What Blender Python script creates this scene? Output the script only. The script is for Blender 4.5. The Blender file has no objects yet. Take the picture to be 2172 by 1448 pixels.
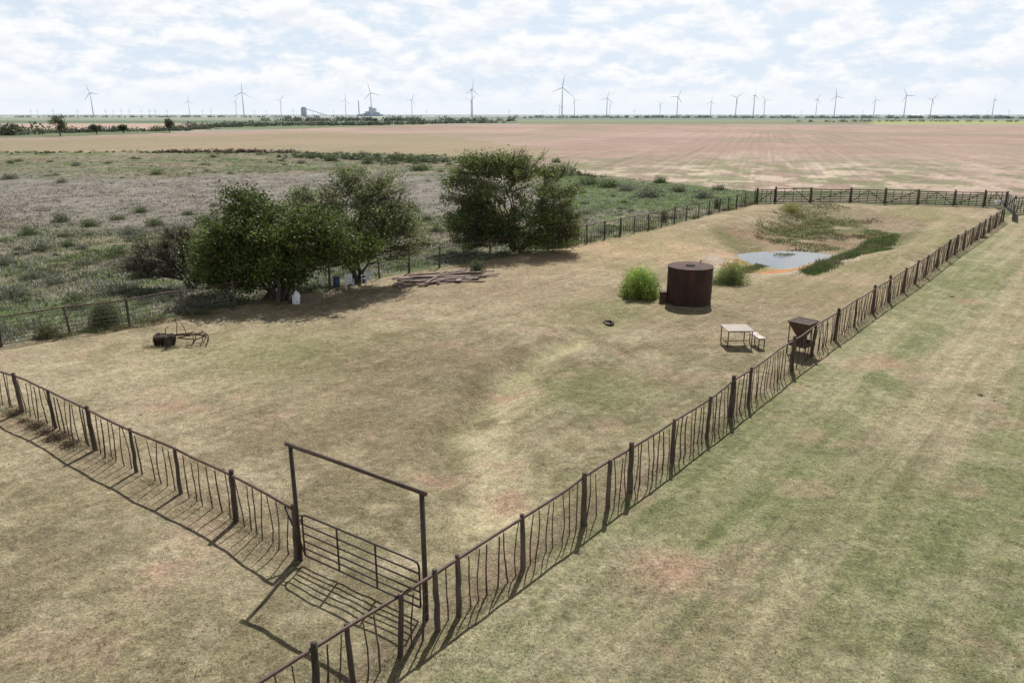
import bpy, math, random
import numpy as np
from mathutils import Vector, Matrix
random.seed(7); rng=np.random.default_rng(11)
scene=bpy.context.scene
COL=scene.collection
# ---------------------------------------------------------------- survey helper
CAMH=10.6; PITCH=math.radians(16.73); FPX=1600.0
cp,sp=math.cos(PITCH),math.sin(PITCH)
def lin(c):
    c=np.array(c,dtype=float)/255.0
    return np.where(c<=0.04045,c/12.92,((c+0.055)/1.055)**2.4)
def hsh(ix,iy,s):
    v=np.sin(ix*127.1+iy*311.7+s*74.7)*43758.5453
    return v-np.floor(v)
def vnoise(x,y,s=0):
    ix=np.floor(x);iy=np.floor(y);fx=x-ix;fy=y-iy
    fx=fx*fx*(3-2*fx);fy=fy*fy*(3-2*fy)
    a=hsh(ix,iy,s);b=hsh(ix+1,iy,s);c=hsh(ix,iy+1,s);d=hsh(ix+1,iy+1,s)
    return (a*(1-fx)+b*fx)*(1-fy)+(c*(1-fx)+d*fx)*fy
def fbm(x,y,s=0,o=4):
    t=0;a=.5;n=0
    for i in range(o):
        t=t+a*vnoise(x,y,s+i*3.1);n+=a;a*=.5
        x=x*2.03+17.1;y=y*2.03-9.3
    return t/n
def sst(e0,e1,x):
    t=np.clip((x-e0)/(e1-e0),0,1);return t*t*(3-2*t)
def flat(u,v,z=0.0):
    w=(724-v)/FPX
    Y=cp+w*sp;Z=-sp+w*cp
    t=(z-CAMH)/Z
    return ((u-1086)/FPX*t,Y*t)
FD=np.array([.63,.777]);FN=np.array([-.777,.63])
def seg_dist(x,y,pts):
    d=np.full(np.shape(x),1e9)
    for (ax,ay),(bx,by) in zip(pts[:-1],pts[1:]):
        vx,vy=bx-ax,by-ay;L=vx*vx+vy*vy+1e-9
        t=np.clip(((x-ax)*vx+(y-ay)*vy)/L,0,1)
        d=np.minimum(d,np.hypot(x-ax-t*vx,y-ay-t*vy))
    return d
DITCH=[flat(*p) for p in [(1330,668),(1250,705),(1180,742),(1090,795),(1010,860),(955,940),(930,1010)]]
BANKL=[flat(*p) for p in [(1080,700),(1150,735),(1060,770),(960,800)]]
STREAK=[flat(*p) for p in [(1240,715),(1170,752),(1085,795),(1050,860),(1015,930),(1000,1010),(1040,1080)]]
POND=(21.3,59.0)
def height(x,y):
    x=np.asarray(x,float);y=np.asarray(y,float)
    r=np.hypot(x,y)
    h=(fbm(x*.09,y*.09,3,3)-.5)*.28*(1-sst(60,200,r))
    h=h+(fbm(x*1.1,y*1.1,5,3)-.5)*.09*(1-sst(40,120,r))
    dx=x-30.0;dy=y-72.5
    a=(dx*FD[0]+dy*FD[1])/21.0;b=(dx*FN[0]+dy*FN[1])/8.8
    wob=(fbm(x*.12,y*.12,8,3)-.5)*.4
    q=np.sqrt(a*a+b*b)+wob
    h=h-1.0*(1-sst(.5,1.0,q))+.5*np.exp(-((q-1.15)/.17)**2)*sst(.1,-.5,b)*sst(-1.0,-.5,a)+.25*np.exp(-((q-1.15)/.2)**2)*sst(0,.5,b)*sst(-.6,0,a)
    px=x-POND[0]+(fbm(x*.3,y*.3,9,3)-.5)*4.0;py=y-POND[1]+(fbm(x*.3,y*.3,10,3)-.5)*4.5
    a=(px*FD[0]+py*FD[1]);b=(px*FN[0]+py*FN[1])
    h=h-.85*np.exp(-((a/6.3)**2+(b/3.6)**2)**1.4)
    h=h-.30*np.exp(-(seg_dist(x,y,DITCH)/.8)**2)
    h=h+.26*np.exp(-(seg_dist(x,y,BANKL)/1.6)**2)
    h=h-.12*np.exp(-(seg_dist(x,y,STREAK)/1.2)**2)
    return h
def H(x,y): return float(height(np.array([x]),np.array([y]))[0])
def site(u,v,z=0.0):
    zz=z
    for i in range(6):
        x,y=flat(u,v,zz);zz=z+H(x,y)
    return x,y
def inpoly(x,y,poly):
    r=np.zeros(np.shape(x),bool);n=len(poly)
    for i in range(n):
        x1,y1=poly[i];x2,y2=poly[(i+1)%n]
        if y1==y2: continue
        c=((y1>y)!=(y2>y))&(x<(x2-x1)*(y-y1)/(y2-y1)+x1)
        r^=c
    return r
def PX(l): return [flat(*p) for p in l]
# ---------------------------------------------------------------- materials
def newmat(name):
    m=bpy.data.materials.new(name);m.use_nodes=True
    nt=m.node_tree;nt.nodes.clear()
    return m,nt,nt.nodes,nt.links
def N(nt,t,**k):
    n=nt.nodes.new(t)
    for a,b in k.items(): setattr(n,a,b)
    return n
def surf(name,c1,c2,scale=6.0,rough=.8,metal=0.0,bump=.3,stretch=(1,1,1),spots=None):
    m,nt,ns,L=newmat(name)
    o=N(nt,'ShaderNodeOutputMaterial');b=N(nt,'ShaderNodeBsdfPrincipled')
    tc=N(nt,'ShaderNodeTexCoord');mp=N(nt,'ShaderNodeMapping');mp.inputs['Scale'].default_value=stretch
    oi=N(nt,'ShaderNodeObjectInfo')
    L.new(tc.outputs['Object'],mp.inputs['Vector'])
    ad=N(nt,'ShaderNodeVectorMath',operation='ADD')
    L.new(mp.outputs[0],ad.inputs[0])
    ml=N(nt,'ShaderNodeMath',operation='MULTIPLY');ml.inputs[1].default_value=30
    L.new(oi.outputs['Random'],ml.inputs[0]);L.new(ml.outputs[0],ad.inputs[1])
    n=N(nt,'ShaderNodeTexNoise');n.inputs['Scale'].default_value=scale;n.inputs['Detail'].default_value=6;n.inputs['Roughness'].default_value=.65
    L.new(ad.outputs[0],n.inputs['Vector'])
    r=N(nt,'ShaderNodeValToRGB');r.color_ramp.elements[0].position=.32;r.color_ramp.elements[1].position=.7
    r.color_ramp.elements[0].color=(*c1,1);r.color_ramp.elements[1].color=(*c2,1)
    if spots:
        e=r.color_ramp.elements.new(.52);e.color=(*spots,1)
    L.new(n.outputs['Fac'],r.inputs[0])
    hv=N(nt,'ShaderNodeHueSaturation')
    mr=N(nt,'ShaderNodeMapRange');mr.inputs['To Min'].default_value=.75;mr.inputs['To Max'].default_value=1.3
    L.new(oi.outputs['Random'],mr.inputs['Value']);L.new(mr.outputs[0],hv.inputs['Value'])
    L.new(r.outputs[0],hv.inputs['Color']);L.new(hv.outputs[0],b.inputs['Base Color'])
    b.inputs['Roughness'].default_value=rough;b.inputs['Metallic'].default_value=metal
    bp=N(nt,'ShaderNodeBump');bp.inputs['Strength'].default_value=bump;bp.inputs['Distance'].default_value=.02
    L.new(n.outputs['Fac'],bp.inputs['Height']);L.new(bp.outputs[0],b.inputs['Normal'])
    L.new(b.outputs[0],o.inputs[0]);return m
def foliage(name,trans=.3,nscale=1.5):
    m,nt,ns,L=newmat(name)
    o=N(nt,'ShaderNodeOutputMaterial')
    a=N(nt,'ShaderNodeAttribute',attribute_name='tint')
    tc=N(nt,'ShaderNodeTexCoord');n=N(nt,'ShaderNodeTexNoise');n.inputs['Scale'].default_value=nscale;n.inputs['Detail'].default_value=3
    L.new(tc.outputs['Object'],n.inputs['Vector'])
    mr=N(nt,'ShaderNodeMapRange');mr.inputs['From Min'].default_value=.3;mr.inputs['From Max'].default_value=.7;mr.inputs['To Min'].default_value=.7;mr.inputs['To Max'].default_value=1.3
    L.new(n.outputs['Fac'],mr.inputs['Value'])
    vm=N(nt,'ShaderNodeVectorMath',operation='SCALE');L.new(a.outputs['Color'],vm.inputs[0]);L.new(mr.outputs[0],vm.inputs['Scale'])
    d=N(nt,'ShaderNodeBsdfPrincipled');d.inputs['Roughness'].default_value=.55;d.inputs['Specular IOR Level'].default_value=.3
    t=N(nt,'ShaderNodeBsdfTranslucent');mx=N(nt,'ShaderNodeMixShader');mx.inputs[0].default_value=trans
    L.new(vm.outputs[0],d.inputs['Base Color']);L.new(vm.outputs[0],t.inputs['Color'])
    L.new(d.outputs[0],mx.inputs[1]);L.new(t.outputs[0],mx.inputs[2]);L.new(mx.outputs[0],o.inputs[0]);return m
M_leaf=foliage('leaf_foliage',.42)
M_weed=foliage('weed_foliage',.35,.4)
M_post=surf('weathered_post_wood',(.045,.032,.025),(.15,.115,.09),9,.9,0,.6,(1,1,.15))
M_stay=surf('crooked_stay_wood',(.05,.034,.026),(.14,.10,.076),12,.9,0,.6,(1,1,.2))
M_rail=surf('rusty_pipe',(.055,.032,.025),(.16,.095,.07),5,.6,.1,.2)
M_pipe=surf('dark_pipe',(.028,.02,.018),(.08,.055,.045),5,.5,.2,.2)
M_wire=surf('wire_metal',(.06,.055,.05),(.14,.12,.11),3,.6,.3,.1)
M_panel=surf('corral_panel_steel',(.03,.026,.024),(.11,.09,.08),3,.6,.1,.2)
M_bark=surf('bark',(.04,.032,.026),(.13,.105,.085),6,.95,0,.7,(1,1,.3))
M_tank=surf('rusty_tank_steel',(.026,.009,.006),(.095,.033,.021),1.6,.75,.0,.25,(1,1,.35),(.046,.016,.011))
M_tanktop=surf('rusty_tank_lid',(.06,.026,.019),(.13,.064,.046),2.2,.85,.0,.2)
M_rust=surf('rusted_iron',(.03,.018,.014),(.15,.075,.048),8,.8,.1,.5)
M_black=surf('old_rubber',(.016,.015,.014),(.07,.062,.05),8,.9,0,.3)
M_board=surf('bleached_boards',(.42,.36,.31),(.68,.60,.53),7,.8,0,.2,(.3,3,1))
M_plank=surf('old_lumber',(.10,.068,.056),(.31,.235,.20),5,.9,0,.4,(.3,2,1))
M_white=surf('white_plastic',(.66,.7,.74),(.82,.85,.88),3,.5,0,.1)
M_blue=surf('blue_plastic',(.05,.10,.18),(.10,.17,.27),3,.6,0,.1)
M_turb=surf('hazed_turbine_paint',(.6,.63,.68),(.7,.73,.78),.05,.5,0,0)  # white paint greyed, distance haze is in the colour
M_ind=surf('hazed_pale_cladding',(.74,.78,.82),(.84,.87,.9),.03,.7,0,0)  # far buildings, paleness of distance haze included in the colour
M_ind2=surf('hazed_grey_cladding',(.40,.46,.55),(.5,.56,.64),.03,.7,0,0)  # blue-grey includes painted distance haze
M_hole=surf('dark_hole',(.01,.008,.008),(.02,.015,.015),3,.9,0,0)
# ---------------------------------------------------------------- mesh tools
def np_mesh(name,V,F,cols=None,smooth=False):
    V=np.asarray(V,dtype=np.float32);F=np.asarray(F,dtype=np.int32)
    me=bpy.data.meshes.new(name)
    me.vertices.add(len(V));me.vertices.foreach_set('co',V.ravel())
    k=F.shape[1];me.loops.add(F.size);me.loops.foreach_set('vertex_index',F.ravel())
    me.polygons.add(len(F));me.polygons.foreach_set('loop_start',np.arange(0,F.size,k,dtype=np.int32))
    if smooth: me.polygons.foreach_set('use_smooth',np.ones(len(F),bool))
    me.update(calc_edges=True);me.validate()
    if cols is not None:
        at=me.color_attributes.new('tint','FLOAT_COLOR','POINT')
        c=np.ones((len(V),4),np.float32);c[:,:cols.shape[1]]=cols
        at.data.foreach_set('color',c.ravel())
    return me
class MB:
    def __init__(s): s.v=[];s.f=[]
    def tube(s,pts,rad,n=6,cap=True):
        pts=[Vector(p) for p in pts]
        if not hasattr(rad,'__len__'): rad=[rad]*len(pts)
        b0=len(s.v);d0=(pts[-1]-pts[0])
        ref=Vector((0,0,1)) if abs(d0.normalized().z)<.8 else Vector((1,0,0))
        for i,p in enumerate(pts):
            d=(pts[min(i+1,len(pts)-1)]-pts[max(i-1,0)])
            if d.length<1e-6: d=d0.copy()
            d.normalize();a=d.cross(ref)
            if a.length<1e-3: a=d.cross(Vector((0,1,0)))
            a.normalize();b=d.cross(a)
            for k in range(n):
                t=2*math.pi*k/n
                s.v.append(tuple(p+(a*math.cos(t)+b*math.sin(t))*rad[i]))
        for i in range(len(pts)-1):
            for k in range(n):
                q=b0+i*n;s.f.append((q+k,q+(k+1)%n,q+n+(k+1)%n,q+n+k))
        if cap:
            s.f.append(tuple(b0+k for k in reversed(range(n))));q=b0+(len(pts)-1)*n
            s.f.append(tuple(q+k for k in range(n)))
        return s
    def box(s,c,sz,R=None):
        b0=len(s.v);c=Vector(c)
        for x in(-.5,.5):
            for y in(-.5,.5):
                for z in(-.5,.5):
                    p=Vector((x*sz[0],y*sz[1],z*sz[2]))
                    if R is not None: p=R@p
                    s.v.append(tuple(c+p))
        for f in((0,1,3,2),(4,6,7,5),(0,4,5,1),(2,3,7,6),(0,2,6,4),(1,5,7,3)):
            s.f.append(tuple(b0+i for i in f))
        return s
    def ring(s,c,prof,n=24,R=None):
        b0=len(s.v);c=Vector(c)
        for r,z in prof:
            for k in range(n):
                t=2*math.pi*k/n;p=Vector((r*math.cos(t),r*math.sin(t),z))
                if R is not None:p=R@p
                s.v.append(tuple(c+p))
        for i in range(len(prof)-1):
            for k in range(n):
                q=b0+i*n;s.f.append((q+k,q+(k+1)%n,q+n+(k+1)%n,q+n+k))
        return s
    def mesh(s,name,mat,smooth=False,bevel=False):
        me=bpy.data.meshes.new(name);me.from_pydata(s.v,[],s.f);me.update()
        if smooth:
            me.polygons.foreach_set('use_smooth',[True]*len(me.polygons))
        me.materials.append(mat);return me
def mkobj(name,me,parent=None,loc=(0,0,0),rot=(0,0,0),scale=(1,1,1)):
    o=bpy.data.objects.new(name,me);COL.objects.link(o)
    o.location=loc;o.rotation_euler=rot;o.scale=scale
    if parent is not None:o.parent=parent
    return o
def tag(o,label,cat,group=None):
    o['label']=label;o['category']=cat
    if group:o['group']=group
    return o
def empty(name,loc,label,cat,group=None,rot=(0,0,0)):
    e=mkobj(name,None,None,loc,rot);e.empty_display_size=.3
    return tag(e,label,cat,group)
# ---------------------------------------------------------------- ground colours
PLOW=PX([(-900,322),(560,322),(930,328),(1160,360),(1400,385),(1600,406),(2172,413),(3200,420),(3200,268),(2172,266),(1100,263.5),(880,265),(640,273),(350,283),(100,291),(-900,296)])
PLOWTAN=PX([(-900,330),(560,326),(930,330),(1130,345),(1180,318),(900,285),(640,282),(350,290),(100,297),(-900,301)])
PEN=PX([(-2500,720),(0,735),(390,672),(805,590),(1040,550),(1245,517),(1400,483),(1530,450),(1600,432),(1800,433),(2000,436),(2110,441),(2143,470)])+[(-1.7,13.9),(-5.25,16.4),(-19.3,26.6),(-34,37)]
GREENW=PX([(1180,368),(1400,388),(1600,408),(1600,430),(1520,440),(1200,440)])
RIGHTF=[(-8,6.1),(52,80),(200,263),(200,-100)]
NEARF=[(-1.7,13.9),(-5.25,16.4),(-34,37),(-80,20),(-20,-60),(-8,6.1)]
GCX,GCY=flat(210,405)
def greymask(x,y):
    dx=(x-GCX)/62.0;dy=(y-GCY)/40.0
    d=np.sqrt(dx*dx+dy*dy)+(fbm(x*.03,y*.03,57,4)-.5)*1.3+(fbm(x*.15,y*.15,58,3)-.5)*.5
    return 1-sst(.55,1.15,d)
def spot(x,y,u,v,r,sx=1.0):
    cx,cy=flat(u,v);return np.exp(-(((x-cx)/sx)**2+(y-cy)**2)/(r*r))
def gcol(x,y):
    x=np.asarray(x,float);y=np.asarray(y,float);r=np.hypot(x,y)
    C=np.zeros(x.shape+(3,))
    w1=(fbm(x*.15,y*.15,21,3)-.5);w2=(fbm(x*.15,y*.15,37,3)-.5)
    am=1.6+r*.03
    xw=x+w1*am;yw=y+w2*am
    xs=x+(fbm(x*.6,y*.6,22,3)-.5)*1.6;ys=y+(fbm(x*.6,y*.6,38,3)-.5)*1.6
    def mix(m,c):
        nonlocal C
        m=np.clip(np.asarray(m,float),0,1)[...,None];C=C*(1-m)+lin(c)*m
    n1=fbm(x*.012,y*.012,1,4);n2=fbm(x*.07,y*.07,2,4);n3=fbm(x*.5,y*.5,4,4);n4=fbm(x*.22,y*.22,14,4)
    n5=fbm(x*1.1,y*1.1,19,4)
    # far country, distance haze put into its pale colours
    C[:]=lin((146,148,136))
    nf=fbm(x*.0022,y*.0011,41,4)
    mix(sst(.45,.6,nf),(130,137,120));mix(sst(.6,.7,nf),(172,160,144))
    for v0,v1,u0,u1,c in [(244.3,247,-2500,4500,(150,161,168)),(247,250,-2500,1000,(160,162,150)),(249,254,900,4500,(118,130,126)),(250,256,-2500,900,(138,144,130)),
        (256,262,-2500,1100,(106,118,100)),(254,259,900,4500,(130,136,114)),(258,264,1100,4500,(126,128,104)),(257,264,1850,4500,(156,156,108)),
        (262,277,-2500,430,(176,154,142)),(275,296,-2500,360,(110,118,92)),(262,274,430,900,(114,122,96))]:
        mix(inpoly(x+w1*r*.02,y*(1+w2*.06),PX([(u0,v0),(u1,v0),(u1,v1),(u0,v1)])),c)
    # ploughed
    m=inpoly(xw,yw,PLOW)*1.0;plow=m.copy()
    mix(m,(167,143,133));mix(m*sst(.42,.6,n1)*.8,(154,131,120));mix(m*sst(.52,.72,n2)*.4,(176,155,145))
    mix(m*inpoly(xw,yw,PLOWTAN)*.75,(150,137,110))
    mix(m*sst(.48,.64,fbm(x*.016,y*.012,51,4))*.4,(136,130,108))
    rx=x*.952-y*.307
    str_=fbm(rx*.5,y*.03,61,4)
    mix(m*sst(.56,.66,str_)*spot(x,y,1680,350,60,.8)*.4,(192,175,159))
    mix(m*sst(.49,.55,fbm(x*.22,y*.14,66,5))*spot(x,y,1600,372,40,1.5)*.65,(204,188,168))
    mix(m*sst(.50,.58,fbm(x*.2,y*.16,68,5))*(1-sst(150,280,r))*.75,(122,124,92))
    # weeds beyond the pen
    wz=(~inpoly(x,y,PEN))&(~inpoly(xw,yw,PLOW))&(r<330)&(~inpoly(x,y,RIGHTF))&(~inpoly(x,y,NEARF))
    m=wz*1.0
    mix(m,(118,118,94));mix(m*sst(.42,.6,n4),(98,110,72));mix(m*sst(.50,.62,n2)*.8,(138,126,110))
    mix(m*sst(.52,.64,n3)*.55,(150,140,122));mix(m*sst(.54,.66,n5)*.5,(84,92,60))
    gm=greymask(x,y)
    mix(m*gm*.85,(136,128,122));mix(m*gm*sst(.46,.62,n3)*.5,(112,107,94));mix(m*gm*sst(.5,.62,n5)*.4,(160,153,146));mix(m*inpoly(xw,yw,GREENW)*.9,(90,108,64))
    # mown grass
    pen=inpoly(x,y,PEN)*1.0;rf=inpoly(x,y,RIGHTF)*1.0;nf=inpoly(x,y,NEARF)*1.0
    lawn=np.clip(pen+rf+nf,0,1)
    mix(lawn,(162,147,121))
    pn=np.clip(pen+nf,0,1)
    mix(pn*sst(.42,.58,n2)*.5,(135,130,98));mix(pn*sst(.47,.60,n4)*.5,(130,121,93))
    mix(pn*sst(.5,.62,n3)*.55,(180,166,139))
    mix(lawn*sst(.5,.62,fbm(x*.9,y*.9,15,4))*.4,(121,110,86))
    mix(pn*sst(.54,.64,n5)*.4,(190,177,151))
    mix(pen*spot(x,y,250,800,5,1.6)*.55,(185,172,145));mix(pen*spot(x,y,700,880,4,1.3)*.55,(131,117,92))
    mix(pen*spot(x,y,620,750,4.2,1.5)*.6,(129,129,87));mix(pen*spot(x,y,1250,815,2.8,1.5)*.6,(117,126,80))
    mix(pen*spot(x,y,1130,1000,2.5,1)*.3,(128,129,90));mix(pen*spot(x,y,850,900,3,1.4)*.45,(122,112,86));mix(pen*spot(x,y,1380,880,2.2,1.3)*.4,(128,131,92))
    mix(pen*spot(x,y,900,760,3.6,1.4)*.6,(122,107,87));mix(pen*spot(x,y,1400,800,3,1.3)*.4,(129,118,95))
    mix(pen*spot(x,y,1320,655,3,1.2)*.6,(124,134,84))
    mix(pen*sst(34,60,r)*.4,(163,143,119));mix(pen*spot(x,y,1370,530,7,1.3)*.7,(186,158,128))
    mix(pen*spot(x,y,1050,620,5,1.6)*.5,(144,124,103));mix(pen*spot(x,y,1500,680,5,1)*.5,(139,121,101))
    mix(pen*spot(x,y,1830,620,6,1)*.55,(160,139,115));mix(pen*spot(x,y,1700,640,4,1)*.5,(142,124,102))
    mix(pen*sst(.5,.6,fbm(x*.13,y*.13,86,4))*sst(40,52,r)*.4,(136,132,95))
    sw=np.exp(-(seg_dist(xs,ys,STREAK)/(.5+.8*sst(34,20,r)))**2)
    mix(pen*sw*.9*sst(.24,.46,n3+.05),(194,181,149))
    mix(pen*np.exp(-(seg_dist(xs,ys,DITCH)/.35)**2)*.5,(150,147,106))
    mix(pen*np.exp(-(seg_dist(xs+1.3,ys-.2,STREAK)/.5)**2)*.5,(116,104,82))
    # outer lawn bands
    al=x*FN[0]+y*FN[1];ac=x*FD[0]+y*FD[1]
    s=fbm(al*.42+n4*.3,ac*.02,71,3)
    mix(rf*.3,(147,143,111));mix(rf*sst(.40,.57,s)*.65,(122,131,89));mix(rf*sst(.47,.63,fbm(al*.9+n3*.2,ac*.03,77,4))*.55,(176,164,135))
    mix(rf*sst(.48,.60,fbm(al*2.4,ac*.05,79,4))*.3,(114,118,81));mix(rf*sst(.5,.64,n3)*.25,(178,166,138));mix(rf*sst(.54,.64,n4)*.25,(120,122,86));mix(rf*sst(.54,.64,n5)*.3,(188,176,150))
    for off in (5.2,6.9,11.5,13.2):
        da=np.abs(al-(-8*FN[0]+6.1*FN[1])+off+w1*.5)
        mix(rf*np.exp(-(da/.35)**2)*.4*sst(.3,.6,n3+.1),(184,171,142))
    mix(rf*spot(x,y,1790,1060,3.2,1.2)*.5,(112,122,78));mix(rf*spot(x,y,1600,1350,1.6,1.8)*.4,(158,145,118))
    mix(nf*.2,(158,148,120))
    # bare spots
    for (u,v,q) in [(1415,1212,.4),(1060,825,.4),(1243,882,.25),(926,1000,.28),(345,866,.4),(1245,965,.28),(350,1200,.16),(1480,1385,.18),(1700,1320,.16),(1850,1260,.16),(1080,1065,.3),(2080,820,.25),(1620,900,.25),(1900,770,.4),(2050,640,.5)]:
        sp_=spot(xs,ys,u,v,q*1.6,1.6)*sst(.42,.58,n3+.03)
        mix(lawn*sp_*.85,(180,149,128))
    mix(lawn*sst(.64,.72,fbm(x*.6,y*.6,81,4))*.4,(176,151,130))
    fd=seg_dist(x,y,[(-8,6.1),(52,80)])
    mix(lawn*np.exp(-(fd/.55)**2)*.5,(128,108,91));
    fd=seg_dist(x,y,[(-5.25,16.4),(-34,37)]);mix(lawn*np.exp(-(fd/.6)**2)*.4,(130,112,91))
    # basin
    dx=x-30.0;dy=y-72.5
    a=(dx*FD[0]+dy*FD[1])/21.0;b=(dx*FN[0]+dy*FN[1])/8.8
    q=np.sqrt(a*a+b*b)+w1*.5
    ins=1-sst(.8,1.02,q)
    mix(ins*sst(-.3,.15,a)*.95,(112,110,76));mix(ins*sst(.52,.6,n4)*.5,(134,106,86));mix(ins*sst(.42,.52,n2)*.7,(96,108,62))
    mix(ins*sst(.54,.62,fbm(x*.3,y*.3,83,3))*.6,(164,147,128))
    mix(np.exp(-((q-1.12)/.12)**2)*(b<0)*.5,(138,136,95))
    dp=np.sqrt(((x-POND[0])*FD[0]+(y-POND[1])*FD[1])**2/64+((x-POND[0])*FN[0]+(y-POND[1])*FN[1])**2/21)+w2*.5
    mix(1-sst(.95,1.3,dp),(178,165,150));mix((1-sst(.9,1.35,dp))*sst(.48,.6,n4)*.7,(152,120,98));mix((1-sst(.8,1.3,dp))*sst(.2,1.5,-(x-POND[0])-.25*(y-POND[1])+1.5)*sst(.44,.58,n3),(186,138,98))
    mix(inpoly(xw,yw,PX([(1600,560),(1500,600),(1470,600),(1560,540),(1640,505),(1660,520)]))*.6,(128,132,84))
    return C*.97,plow
# ---------------------------------------------------------------- ground sheet
ang=np.concatenate([np.linspace(-math.pi,-.78,60,endpoint=False),np.linspace(-.78,.78,860),np.linspace(.78,math.pi,60,endpoint=False)[1:]])
rad=np.concatenate([[.5,3,6],np.geomspace(8,130,520),np.geomspace(130,45000,320)[1:]])
A,R=np.meshgrid(ang,rad)
gx=R*np.sin(A);gy=R*np.cos(A);gz=height(gx,gy)
na,nr=len(ang),len(rad)
col,plow=gcol(gx.ravel(),gy.ravel())
idx=np.arange(na*nr).reshape(nr,na)
a0=idx[:-1,:];b0=np.roll(idx,-1,axis=1)[:-1,:];c0=np.roll(idx,-1,axis=1)[1:,:];d0=idx[1:,:]
F=np.stack([a0,d0,c0,b0],-1).reshape(-1,4)
cc=np.concatenate([col,plow[:,None]],1)
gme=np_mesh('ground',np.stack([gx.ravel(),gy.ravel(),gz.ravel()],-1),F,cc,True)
def ground_mat():
    m,nt,ns,L=newmat('dry_grass_ground')
    o=N(nt,'ShaderNodeOutputMaterial');b=N(nt,'ShaderNodeBsdfPrincipled');b.inputs['Roughness'].default_value=.95;b.inputs['Specular IOR Level'].default_value=.1
    at=N(nt,'ShaderNodeAttribute',attribute_name='tint');tc=N(nt,'ShaderNodeTexCoord')
    def noise(sc,det,ro=.6,vec=None):
        n=N(nt,'ShaderNodeTexNoise');n.inputs['Scale'].default_value=sc;n.inputs['Detail'].default_value=det;n.inputs['Roughness'].default_value=ro
        L.new(vec if vec else tc.outputs['Object'],n.inputs['Vector']);return n.outputs['Fac']
    def mr(s,a,b_,c,d):
        n=N(nt,'ShaderNodeMapRange');n.inputs['From Min'].default_value=a;n.inputs['From Max'].default_value=b_;n.inputs['To Min'].default_value=c;n.inputs['To Max'].default_value=d
        L.new(s,n.inputs['Value']);return n.outputs[0]
    def mul(p,q):
        n=N(nt,'ShaderNodeMath',operation='MULTIPLY');L.new(p,n.inputs[0]);L.new(q,n.inputs[1]);return n.outputs[0]
    def mapped(rz,scl):
        mp=N(nt,'ShaderNodeMapping');mp.inputs['Scale'].default_value=scl
        r1=N(nt,'ShaderNodeMapping');r1.inputs['Rotation'].default_value=(0,0,rz);L.new(tc.outputs['Object'],r1.inputs['Vector']);L.new(r1.outputs[0],mp.inputs['Vector']);return mp.outputs[0]
    f1=noise(14,6,.8);f2=noise(3.0,6,.75);f3=noise(.5,4,.6)
    v=mul(mul(mr(f1,.3,.7,.40,1.68),mr(f2,.3,.7,.64,1.40)),mr(f3,.3,.7,.9,1.1))
    st=noise(2.2,4,.7,mapped(math.radians(39),(1,.05,1)))
    v=mul(v,mr(st,.32,.68,.86,1.14))
    rw=noise(.6,6,.85,mapped(math.radians(17.9),(1,.006,1)))
    rr=mr(rw,.35,.65,.80,1.19)
    mxr=N(nt,'ShaderNodeMix',data_type='FLOAT');L.new(at.outputs['Alpha'],mxr.inputs[0]);mxr.inputs[2].default_value=1;L.new(rr,mxr.inputs[3])
    v=mul(v,mxr.outputs[0])
    sc=N(nt,'ShaderNodeVectorMath',operation='SCALE');L.new(at.outputs['Color'],sc.inputs[0]);L.new(v,sc.inputs['Scale'])
    hm=N(nt,'ShaderNodeVectorMath',operation='MULTIPLY');L.new(sc.outputs[0],hm.inputs[0]);hm.inputs[1].default_value=(.93,.985,.87)
    mx=N(nt,'ShaderNodeMix',data_type='RGBA');L.new(mr(noise(5,4,.7),.45,.65,0,.8),mx.inputs[0]);L.new(sc.outputs[0],mx.inputs[6]);L.new(hm.outputs[0],mx.inputs[7])
    L.new(mx.outputs[2],b.inputs['Base Color'])
    bp=N(nt,'ShaderNodeBump');bp.inputs['Strength'].default_value=.8;bp.inputs['Distance'].default_value=.06;L.new(f1,bp.inputs['Height'])
    bp2=N(nt,'ShaderNodeBump');bp2.inputs['Strength'].default_value=.7;bp2.inputs['Distance'].default_value=.18;L.new(f2,bp2.inputs['Height']);L.new(bp.outputs[0],bp2.inputs['Normal'])
    L.new(bp2.outputs[0],b.inputs['Normal']);L.new(b.outputs[0],o.inputs[0]);return m
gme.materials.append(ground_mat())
g=mkobj('ground',gme);g['kind']='structure'
# water
m,nt,ns,L=newmat('pond_water_surface')
o=N(nt,'ShaderNodeOutputMaterial');b=N(nt,'ShaderNodeBsdfPrincipled');b.inputs['Base Color'].default_value=(.16,.17,.17,1);b.inputs['Roughness'].default_value=.05
n=N(nt,'ShaderNodeTexNoise');n.inputs['Scale'].default_value=2.2;tc=N(nt,'ShaderNodeTexCoord');L.new(tc.outputs['Object'],n.inputs['Vector'])
bp=N(nt,'ShaderNodeBump');bp.inputs['Strength'].default_value=.05;L.new(n.outputs['Fac'],bp.inputs['Height']);L.new(bp.outputs[0],b.inputs['Normal']);L.new(b.outputs[0],o.inputs[0])
mb=MB()
for k in range(40):
    t=2*math.pi*k/40;aa=8.6*math.cos(t);bb=5.6*math.sin(t);mb.v.append((aa*FD[0]+bb*FN[0],aa*FD[1]+bb*FN[1],0))
mb.f.append(tuple(range(40)))
w=mkobj('water',mb.mesh('water',m),None,(POND[0],POND[1],-1.03));w['kind']='structure'
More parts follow.
